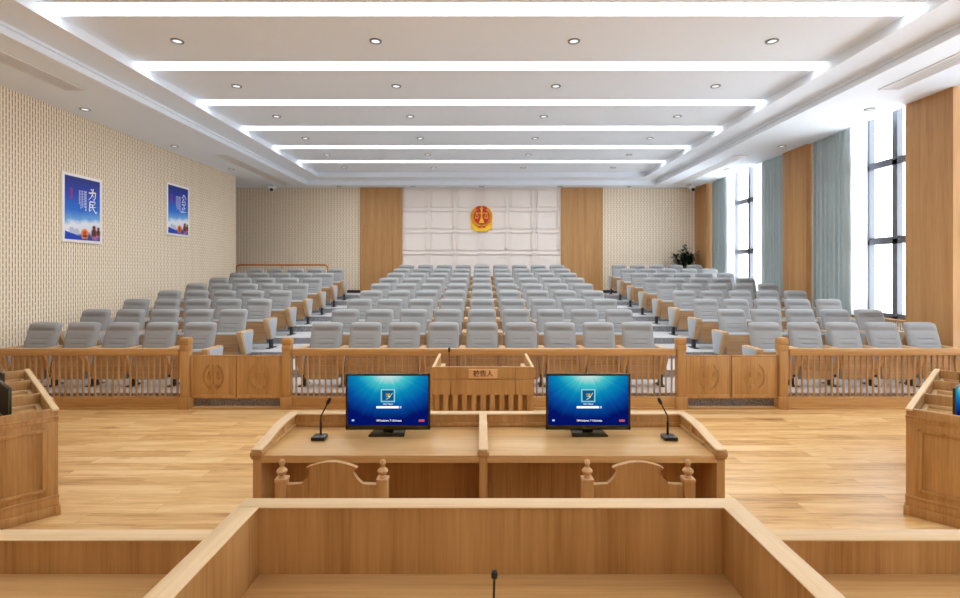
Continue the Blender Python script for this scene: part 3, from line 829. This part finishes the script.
monitor('lit monitor on the clerk desk, on the window side of the divider', (XP(587.8, MY), MY, DZ + .0015), mw, mtop - mbot, .014, scr, z0=mbot - DZ)

md = 3.235
def deskmic(px, sgn, label):
    bx = XP(px, md)
    gooseneck('gooseneck_microphone', label, (bx, md, DZ + .0015), [(0, .02, .02), (0, .02, .09), (0, .02, .135), (sgn * .018, .01, .17), (sgn * .052, 0, .232)], .012, bk=.8)
deskmic(319.8, 1, 'black gooseneck microphone on the clerk desk beside the poster-side monitor')
deskmic(668.8, -1, 'black gooseneck microphone on the clerk desk beside the window-side monitor')

# ------------------------------------------------------------------ clerk chairs
def clerk_chair():
    t = thing('wooden_chair', 'x', 'chair', group='carved oak clerk chairs')
    hw = .249
    for s in (-1, 1):
        p = MB().box(s * hw - .027, s * hw + .027, -.027, .027, 0, .808, 0.004).build('back_post', woodZ, t)
        MB().box(s * hw - .029, s * hw + .029, -.029, .029, .800, .816, 0.004).lathe([(.015, 0), (.017, .006), (.011, .013), (.019, .02), (.026, .031), (.0265, .036), (.022, .043), (.012, .05), (.009, .058), (.0135, .068), (.015, .076), (.012, .085), (.006, .09), (.0005, .091)], (s * hw, 0, .814), 18).build('finial', woodArm, p)
    # crest board with scrolled shoulders
    top = [(-.222, .30), (-.222, .786), (-.150, .786), (-.124, .812), (-.107, .834), (-.101, .848), (-.127, .866)]
    arc = [(-.127 + .254 * i / 14, .868 + .028 * math.sin(PI * i / 14)) for i in range(1, 14)]
    pts = top + arc + [(-x, z) for x, z in top[::-1]]
    MB().prism(pts, 'Y', -.014, .014, 0.0025).build('back_board', woodZ, t)
    MB().box(-.225, .225, .0, .45, .40, .45, 0.008).build('seat', woodX, t)
    for s in (-1, 1):
        MB().box(s * .2 - .022, s * .2 + .022, .38, .424, 0, .405, 0.004).build('leg', woodZ, t)
    return t
c1 = clerk_chair(); c2 = copy_tree(c1)
CY = 2.44
c1.location = (XP(330.5, CY), CY + .03, 0); c1['label'] = 'carved oak chair tucked at the clerk desk on the poster-wall side'
c2.location = (XP(639.5, CY), CY + .03, 0); c2['label'] = 'carved oak chair tucked at the clerk desk on the window side'

# ------------------------------------------------------------------ judges benches
BN, BF = 1.50, 1.562
BZ = 1.124; SZt = 1.026; BD = .922
bl0, bl1, br1, br0 = -.735, -.669, .726, .790
t = thing('judge_bench', 'tall oak centre bench with pale cap rail in the foreground', 'bench', (.028, BN, 0))
ox = .028
MB().box(bl0 + .006 - ox, br0 - .006 - ox, .004, BF - BN - .004, 0, BZ - .003).build('front_panel', woodZ, t, smooth=False)
MB().box(bl0 - ox, br0 - ox, -.001, BF - BN, BZ - .004, BZ, 0.001).build('cap_rail', railX, t)
for a, c in ((bl0, bl1), (br1, br0)):
    sp = MB().box(a + .004 - ox, c - .004 - ox, -.95, .01, 0, BZ - .003).build('side_panel', woodZ, t, smooth=False)
    MB().box(a - ox, c - ox, -.95, .0, BZ - .004, BZ, 0.001).build('cap_rail', railY, sp)
MB().box(bl1 - .002 - ox, br1 + .002 - ox, -.62, .004, BD - .04, BD, 0.002).build('desktop', topX, t)
for sname, x0, x1, lab in (('l', -2.75, bl0 - .002, 'lower oak side bench in the foreground, on the poster-wall side'), ('r', br0 + .002, 2.75, 'lower oak side bench in the foreground, on the window side')):
    cx = (x0 + x1) / 2; hw = (x1 - x0) / 2
    t = thing('side_bench', lab, 'bench', (cx, BN, 0), group='lower oak side benches')
    MB().box(-hw, hw, .004, BF - BN - .004, 0, SZt - .003).build('front_panel', woodZ, t, smooth=False)
    MB().box(-hw, hw, -.001, BF - BN, SZt - .004, SZt, 0.001).build('cap_rail', railX, t)
    MB().box(-hw, hw, -.62, .004, BD - .04, BD, 0.002).build('desktop', topX, t)
    e0, e1 = (-hw, -hw + .06) if sname == 'l' else (hw - .06, hw)
    MB().box(e0, e1, -.62, .004, 0, SZt - .003).build('end_panel', woodZ, t, smooth=False)
md2 = 1.18
hz = ZP(577.5, md2)
gooseneck('gooseneck_microphone', 'black gooseneck microphone on the centre bench in the foreground', (XP(493.5, md2), md2 + .0, BD + .0015),
          [(0, 0, .01), (0, 0, .08), (.0005, 0, .12), (.002, 0, hz - BD)], .0078, hl=.42)

# ------------------------------------------------------------------ angled counsel desks
def counsel_desk(mir, label):
    """local frame: +X along the desk away from the camera corner, +Y from the court side to the sitting side"""
    L = 2.246; Wd = .66; ht = .804; t = thing('counsel_desk', label, 'desk', group='angled oak counsel desks')
    A = Vector((-1.626, 1.55)).normalized()
    ang = math.atan2(A.y, A.x)
    t.location = (XP(60.0, 3.772), 3.772, 0); t.rotation_euler = (0, 0, ang)
    # desk local: x along u, y along v = u rotated +90 (points away to the sitting side)
    s = 1
    if mir:
        t.location = (XP(904.2, 3.772), 3.772, 0); t.rotation_euler = (0, 0, math.atan2(A.y, -A.x)); s = -1
    def bx(mb, x0, x1, y0, y1, z0, z1, bv=0.0, sg=2):
        a, c = (y0, y1) if s > 0 else (-y1, -y0)
        return mb.box(x0, x1, a, c, z0, z1, bv, sg)
    dk = .69
    o = MB(); bx(o, .03, L - .03, .012, .05, 0, ht - .015)
    lp = o.build('court_side_panel', woodZ, t)
    m = MB()
    for i in range(3):
        x = (.40, 1.16, 1.96)[i]; bx(m, x, x + .10, .008, .03, .06, ht - .10, 0.004)
        bx(m, x + .01, x + .09, -.014, .03, ht - .12, ht - .004, 0.012)
    bx(m, .0, L, .006, .03, ht - .065, ht - .05, 0.004); bx(m, 0, L, -.006, .03, 0, .07, 0.005); m.build('pilasters', woodZ, lp)
    m = MB(); bx(m, .0, L, .004, .046, ht - .018, ht, 0.004); m.build('cap_rail', railX, lp)
    for nm, x0, sgn in (('end_panel', .02, -1), ('end_panel', L - .05, 1)):
        o = MB(); bx(o, x0, x0 + .03, .008, Wd, 0, ht - .004, 0.002); e = o.build(nm, woodZ, t)
        if sgn < 0: xo = lambda d: (x0 - d, x0 + .01)
        else: xo = lambda d: (x0 + .02, x0 + .03 + d)
        m = MB()
        bx(m, *xo(.010), .004, Wd, ht - .072, ht - .056, 0.004); bx(m, *xo(.004), .006, Wd, ht - .10, ht - .072, 0.003)
        bx(m, *xo(.010), .002, Wd, .13, .15, 0.004); bx(m, *xo(.012), .0, Wd, 0, .07, 0.005); bx(m, *xo(.006), .004, Wd, .07, .13, 0.003)
        for (y0, y1, z0, z1) in ((.075, .10, .19, .66), (Wd - .09, Wd - .065, .19, .66), (.075, Wd - .065, .635, .66), (.075, Wd - .065, .19, .215)):
            bx(m, *xo(.009), y0, y1, z0, z1, 0.004)
        m.build('panel_moulding', woodZ, e)
    m = MB(); bx(m, .04, L - .04, .04, Wd - .01, dk - .03, dk, 0.002); m.build('desktop', topX, t)
    for i in range(2):
        x = (i + 1) * L / 3
        m = MB(); bx(m, x - .014, x + .014, .05, Wd, 0, ht - .004, 0.002); m.build('divider', woodZ, t)
    m = MB()
    for i in range(3):
        xa = i * L / 3 + .02; xb = (i + 1) * L / 3 - .016
        bx(m, xa + .03, xb, .055, .085, dk, dk + .028, 0.004)
        bx(m, xb - .035, xb, .055, Wd - .02, dk, dk + .028, 0.004)
    m.build('ledge', railY, t)
    return t, s, L
cd1, s1, L1 = counsel_desk(False, 'angled oak counsel desk cut by the frame edge, on the poster-wall side')
cd2, s2, L2 = counsel_desk(True, 'angled oak counsel desk cut by the frame edge, on the window side')
scr2 = screen_mat('small_login_wallpaper', .47, .235)
names = ('nearest the camera end', 'in the middle compartment', 'in the far compartment')
for cd, s, side in ((cd1, s1, 'poster-side'), (cd2, s2, 'window-side')):
    for i in range(3):
        M = Matrix.Translation(cd.location) @ Matrix.Rotation(cd.rotation_euler.z, 4, 'Z')
        p = M @ Vector((.365 + i * L1 / 3, s * .28, .6915))
        # screen faces the sitting side (local +y*s)
        rz = cd.rotation_euler.z + (PI + .085 if s > 0 else -.085)
        lit = scr2 if side == 'window-side' else None
        monitor(('%s monitor on the %s counsel desk, %s' % ('small lit' if lit else 'small dark', side, names[i])), p, .50, .27, .012, lit, rz, True, z0=.018, dress=False, th=.012)

# ------------------------------------------------------------------ posters
STROKES = {
    '为': [[(.30, .95), (.40, .80)], [(.54, 1.0), (.50, .62), (.38, .3), (.08, .0)], [(.10, .60), (.82, .70), (.80, .3), (.68, .04), (.55, .16)], [(.50, .46), (.63, .30)]],
    '民': [[(.18, .88), (.75, .92), (.73, .66)], [(.22, .64), (.74, .68)], [(.20, .88), (.18, .08), (.44, .26)], [(.20, .42), (.90, .48)], [(.50, .64), (.58, .3), (.92, -.04), (1.05, .16)]],
    '公': [[(.42, 1.0), (.32, .75), (.04, .52)], [(.58, .96), (.70, .72), (1.0, .52)], [(.50, .56), (.20, .12), (.78, .20)], [(.64, .36), (.86, .0)]],
    '正': [[(.12, .88), (.90, .94)], [(.52, .90), (.50, .1)], [(.52, .50), (.84, .54)], [(.25, .56), (.23, .1)], [(.0, .06), (1.02, .12)]]}
def poster(y0, y1, zb, word, redword, label):
    w = y1 - y0; h = 1.185
    t = thing('wall_poster', label, 'poster', (WL + .003, (y0 + y1) / 2, zb + h / 2), rz=PI / 2, group='blue framed wall posters')
    # local: +x runs along +y of the room (rotated 90 deg), front is local -y -> room +x
    w2, h2 = w / 2, h / 2
    f = MB().box(-w2, w2, -.028, .0, -h2, h2, 0.003)
    f.build('frame', framewhite, t)
    MB().box(-w2 + .048, w2 - .048, -.030, -.020, -h2 + .05, h2 - .05).build('print', poster_m, t, smooth=False)
    y = -.0312
    for gi, ch in enumerate(word):
        g = MB()
        for st in STROKES[ch]:
            n = len(st); pp = [(w2 * .24 + (p + .06 * (q - .5)) * .215, h2 * (.30 - gi * .36) + q * .215) for p, q in st]
            for k in range(n - 1):
                (xa, za), (xb, zb_) = pp[k], pp[k + 1]
                wa = .0135 * (1 - .55 * k / max(1, n - 1)); wb = .0135 * (1 - .55 * (k + 1) / max(1, n - 1)) * (.45 if k == n - 2 else 1)
                dx_, dz_ = xb - xa, zb_ - za; L = math.hypot(dx_, dz_); nx, nz = -dz_ / L, dx_ / L
                yy = y - .0004 * k
                g.prism([(xa + nx * wa, za + nz * wa), (xa - nx * wa, za - nz * wa), (xb - nx * wb, zb_ - nz * wb), (xb + nx * wb, zb_ + nz * wb)], 'Y', yy, yy + .001)
        g.build('brush_character', framewhite, t, smooth=False)
    text_mesh('red_lettering', '\n'.join(redword), .055, red, t, (-w2 * .58, y, h2 * .40), depth=.0006, bold=.001, spacing=.85)
    for i in range(5):
        b = MB(); x = w2 * .14 - i * .036; L = (.36, .30, .30, .33, .25)[i]
        n = 7
        for j in range(n):
            z1 = h2 * .55 - j * L / n; b.box(x - (.009 if i == 0 else .005), x + (.009 if i == 0 else .005), y, y + .002, z1 - L / n * .78, z1)
        b.build('text_column', framewhite, t, smooth=False)
    # gold badge, stone lions and lamps at the foot
    z = -h2 * .70
    b = MB(); b.lathe([(.075, 0), (.075, .002)], n=24, M=Matrix.Translation((w2 * .08, y + .001, z)) @ Matrix.Rotation(PI / 2, 4, 'X'))
    b.prism([(w2 * .08 - .08, z - .04), (w2 * .08 + .08, z - .04), (w2 * .08 + .06, z - .10), (w2 * .08 - .06, z - .10)], 'Y', y - .001, y + .001)
    b.build('printed_badge', amber, t, smooth=False)
    MB().lathe([(.038, 0), (.038, .002)], n=20, M=Matrix.Translation((w2 * .08, y - .001, z)) @ Matrix.Rotation(PI / 2, 4, 'X')).build('badge_centre', red, t, smooth=False)
    b = MB()
    for sx_, sc_ in ((w2 * .56, 1.0), (w2 * .80, .8)):
        pts = [(-.05, -.10), (.05, -.10), (.055, 0), (.03, .03), (.04, .08), (.0, .10), (-.035, .075), (-.025, .03), (-.055, 0)]
        b.prism([(sx_ + p * sc_, z + .05 + q * sc_) for p, q in pts], 'Y', y - .0005, y + .001)
    b.build('printed_lions', plain('brown_print', srgb(96, 50, 36), .5), t, smooth=False)
    b = MB()
    pts = [(-.32, .02), (-.30, .06), (-.24, .06), (-.22, .03), (-.14, .05), (-.10, .0), (-.12, -.05), (-.30, -.04)]
    b.prism([(p + .02, z + .02 + q) for p, q in pts], 'Y', y, y + .001)
    b.build('printed_building', plain('grey_print', srgb(190, 196, 214), .5), t, smooth=False)
    b = MB(); b.prism([(-w2 + .05, -h2 + .05), (w2 * .5, -h2 + .05), (0, -h2 + .10), (-w2 + .05, -h2 + .19)], 'Y', y, y + .001); b.build('printed_ribbon', plain('royal_blue_print', srgb(16, 66, 190), .5), t, smooth=False)
poster(8.37, 9.24, ZP(241.5, 8.37), '为民', '司法为民', 'blue framed poster on the slotted wall, nearer the camera and larger')
poster(11.15, 12.0, ZP(234.8, 11.15), '公正', '司法公正', 'blue framed poster on the slotted wall, farther back and smaller')

# ------------------------------------------------------------------ emblem on the back wall
ey = BACK - .03
t = thing('court_emblem', 'round red and gold emblem with scales on the white panel wall', 'emblem', (XP(481.6, BACK), ey, ZP(217.0, BACK)))
R90 = Matrix.Rotation(PI / 2, 4, 'X')
MB().lathe([(.36, 0), (.36, .05), (.345, .06)], n=48, M=R90).build('outer_disc', gold, t)
MB().lathe([(.345, .058), (.345, .066)], n=48, M=R90).build('wreath_ground', amber, t)
for s in (-1, 1):
    w = MB()
    for i in range(11):
        a = -PI / 2 + s * (0.25 + i * .235)
        for q in (-1, 1):
            d = a + s * PI / 2 + q * .4; cx, cz = .30 * math.cos(a), .30 * math.sin(a); Ln = .085
            w.prism([(cx - math.sin(d) * .018, cz + math.cos(d) * .018), (cx + math.cos(d) * Ln, cz + math.sin(d) * Ln), (cx + math.sin(d) * .018, cz - math.cos(d) * .018), (cx - math.cos(d) * .03, cz - math.sin(d) * .03)], 'Y', -.082, -.064)
    w.build('grain_branch', gold, t, smooth=False)
MB().lathe([(.255, .06), (.255, .076), (.245, .08)], n=40, M=R90).build('red_ground', red, t)
b = MB()
for s in (-1, 1): b.prism([(s * .03, .26), (s * .20, .225), (s * .15, .325), (s * .03, .345)], 'Y', -.09, -.066)
b.build('red_ribbon', red, t, smooth=False)
g = MB()
g.box(-.022, .022, -.105, -.078, -.2, .25, 0.004); g.box(-.19, .19, -.105, -.08, .10, .125, 0.004)
g.prism([(.07 * math.sin(2 * PI * i / 10) * (1 if i % 2 == 0 else .42), .25 + .07 * math.cos(2 * PI * i / 10) * (1 if i % 2 == 0 else .42)) for i in range(10)], 'Y', -.11, -.08)
g.prism([(-.10, -.21), (.10, -.21), (.05, -.10), (.022, -.04), (-.022, -.04), (-.05, -.10)], 'Y', -.104, -.078)
for s in (-1, 1):
    cx = s * .155
    g.prism([(cx - .062, -.03), (cx + .062, -.03), (cx + .035, -.065), (cx - .035, -.065)], 'Y', -.105, -.08)
    for q in (-1, 1): g.tube([(cx, -.092, .11), (cx + q * .055, -.092, -.03)], .008, 6)
g.build('scales', gold, t, smooth=False)
b = MB()
pts = [(-.35, -.10), (-.33, -.34), (-.30, -.39), (-.24, -.43), (-.20, -.475), (.20, -.475), (.24, -.43), (.30, -.39), (.33, -.34), (.35, -.10), (.30, -.20), (.18, -.31), (.0, -.355), (-.18, -.31), (-.30, -.20)]
half = [(0, -.475), (.20, -.475), (.24, -.43), (.30, -.39), (.33, -.34), (.35, -.12), (.30, -.20), (.18, -.31), (0, -.355)]
b.prism(half, 'Y', -.07, -.0); b.prism([(-x, z) for x, z in half], 'Y', -.07, -.0)
b.build('base_ribbon', gold, t, smooth=False)
b = MB()
for s in (-1, 1): b.prism([(s * .02, -.325), (s * .13, -.31), (s * .12, -.355), (s * .02, -.37)], 'Y', -.088, -.06)
b.build('red_knot', red, t, smooth=False)

# ------------------------------------------------------------------ handrail, plant, cameras
hy = 15.0; hz0 = FZ1 + FR * 8; hzt = ZP(264.8, hy)
hx0, hx1 = XP(236.3, hy), XP(328.0, hy)
t = thing('handrail', 'varnished tubular handrail with rounded corners behind the last poster-side seats', 'handrail', ((hx0 + hx1) / 2, hy, hz0))
hw = (hx1 - hx0) / 2; hh = hzt - hz0; r = .12
P = [(-hw, 0, .0), (-hw, 0, hh - r)]
P += [(-hw + r - r * math.cos(a), 0, hh - r + r * math.sin(a)) for a in [PI / 2 * i / 8 for i in range(1, 9)]]
P += [(hw - r + r * math.sin(a), 0, hh - r + r * math.cos(a)) for a in [PI / 2 * i / 8 for i in range(0, 9)]]
P += [(hw, 0, .0)]
MB().tube(P, .028, 12).build('rail', handrail_m, t)
for s in (-1, 0, 1):
    if s == 0: MB().tube([(0, 0, 0), (0, 0, hh - .01)], .02, 10).build('post', handrail_m, t)
    else: MB().lathe([(.06, 0), (.06, .012), (.035, .016)], (s * hw, 0, 0), 16).build('foot_flange', handrail_m, t)

px_, py_ = XP(684.0, 15.9), 15.86
pz = FZ1 + FR * 8
t = thing('potted_plant', 'dark green bushy potted plant in the corner behind the last seats', 'plant', (px_, py_, pz))
MB().lathe([(.13, 0), (.15, .02), (.19, .36), (.205, .38), (.205, .41), (.185, .41), (.175, .37)], n=24).build('pot', potm, t)
MB().lathe([(.176, .365), (.17, .385)], n=20).build('soil', soilm, t)
b = MB(); rnd = random.Random(5)
tips = []
for i in range(12):
    a = 2 * PI * i / 12 + rnd.uniform(-.2, .2); rr = rnd.uniform(.04, .32); zz = rnd.uniform(1.15, 1.55) if rr < .18 else rnd.uniform(1.0, 1.3)
    p = [(0.02 * math.cos(a), .02 * math.sin(a), .38), (rr * .35 * math.cos(a), rr * .25 * math.sin(a), .7), (rr * math.cos(a), rr * .7 * math.sin(a), zz)]
    b.tube(p, [.016, .012, .005], 6); tips.append(p)
b.build('stems', stemm, t)
b = MB()
def leaf(c, d, L, wd):
    d = Vector(d).normalized(); up = Vector((0, 0, 1)); s = d.cross(up)
    s = s.normalized() if s.length > .01 else Vector((1, 0, 0)); nrm = s.cross(d)
    c = Vector(c); V = []
    for u, ww, lift in ((0, .08, 0), (.3, .85, .05), (.6, 1.0, .05), (.85, .5, -.02), (1, .02, -.1)):
        m = c + d * L * u + nrm * L * lift
        V.append((b.bm.verts.new(m - s * wd * ww), b.bm.verts.new(m - nrm * wd * .25 * ww), b.bm.verts.new(m + s * wd * ww)))
    for A, B in zip(V, V[1:]):
        b.bm.faces.new((A[0], A[1], B[1], B[0])); b.bm.faces.new((A[1], A[2], B[2], B[1]))
for p in tips:
    for j in range(40):
        u = rnd.uniform(.35, 1.0)
        q = Vector(p[1]).lerp(Vector(p[2]), u) if j % 3 else Vector(p[0]).lerp(Vector(p[1]), .6 + .4 * u)
        a = rnd.uniform(0, 2 * PI)
        leaf(q, (math.cos(a), math.sin(a) * .8, rnd.uniform(-.2, .9)), rnd.uniform(.14, .25), rnd.uniform(.025, .045))
for sgn in (-1, 1):
    for j in range(10):
        u = j / 9; q = (sgn * (.18 + .2 * u), -.05, 1.0 + .28 * u); a = rnd.uniform(-1.2, 1.2)
        leaf(q, (sgn * math.cos(a), math.sin(a), rnd.uniform(.0, .8)), .13, .02)
b.build('foliage', leafm, t, norm=False)

def cctv(px, label):
    d = 15.95
    t = thing('security_camera', label, 'camera', (XP(px, d), d, CZ), group='ceiling security cameras')
    MB().box(-.11, .11, -.06, .10, -.075, 0, 0.01).build('mount', framewhite, t)
    h = MB().lathe([(.03, -.16), (.062, -.14), (.075, -.10), (.07, -.07)], n=20).build('housing', framewhite, t)
    MB().lathe([(.052, 0), (.052, .03), (.03, .045), (.0005, .046)], n=18, M=Matrix.Translation((0.01, -.045, -.115)) @ Matrix.Rotation(math.radians(100), 4, 'X')).build('lens', black, t)
cctv(272.0, 'white security camera under the ceiling in the corner above the handrail')
cctv(692.0, 'white security camera under the ceiling in the corner above the potted plant')

# ------------------------------------------------------------------ world, camera, view
wd = bpy.data.worlds.new('daylight'); sc.world = wd; wd.use_nodes = True
bg = wd.node_tree.nodes['Background']; bg.inputs[1].default_value = 1.0
# bright overcast sky; the half below the horizon boosted to light the ceiling
wt = wd.node_tree; tcw = wt.nodes.new('ShaderNodeTexCoord'); sp = wt.nodes.new('ShaderNodeSeparateXYZ'); rp = wt.nodes.new('ShaderNodeMapRange')
wt.links.new(tcw.outputs['Generated'], sp.inputs[0]); wt.links.new(sp.outputs[2], rp.inputs[0])
rp.inputs[1].default_value = -0.12; rp.inputs[2].default_value = 0.05; rp.inputs[3].default_value = 0.0; rp.inputs[4].default_value = 1.0
mxw = wt.nodes.new('ShaderNodeMix'); mxw.data_type = 'RGBA'
wt.links.new(rp.outputs[0], mxw.inputs[0]); mxw.inputs[6].default_value = (4.9, 5.35, 5.8, 1); mxw.inputs[7].default_value = (3.1, 3.4, 3.7, 1)
wt.links.new(mxw.outputs[2], bg.inputs[0])

for (y0, y1) in ((8.2, 10.7), (11.53, 15.35), (2.9, 7.3), (-2.4, 2.0)):
    ld = bpy.data.lights.new('window_daylight', 'AREA'); ld.shape = 'RECTANGLE'; ld.size = 4.1; ld.size_y = y1 - y0
    ld.cycles.is_portal = True
    lo = bpy.data.objects.new('window_daylight', ld); C.objects.link(lo); lo.location = (WX + .22, (y0 + y1) / 2, 2.95)
    lo.rotation_euler = (0, PI / 2, 0)
cam = bpy.data.cameras.new('camera'); co = bpy.data.objects.new('camera', cam); C.objects.link(co)
co.location = (0, 0, H); co.rotation_euler = (PI / 2, 0, 0)
cam.sensor_width = 36.0; cam.lens = F / 960 * 36.0
cam.shift_x = (480 - X0) / 960; cam.shift_y = (Y0 - 299) / 960
cam.clip_start = 0.02
sc.camera = co
sc.view_settings.view_transform = 'Standard'; sc.view_settings.look = 'None'
sc.view_settings.exposure = 0.95; sc.view_settings.gamma = 1.0; sc.view_settings.use_curve_mapping = False
sc.cycles.use_denoising = True
sc.cycles.max_bounces = 12; sc.cycles.diffuse_bounces = 8; sc.cycles.transparent_max_bounces = 12
sc.cycles.sample_clamp_indirect = 10.0
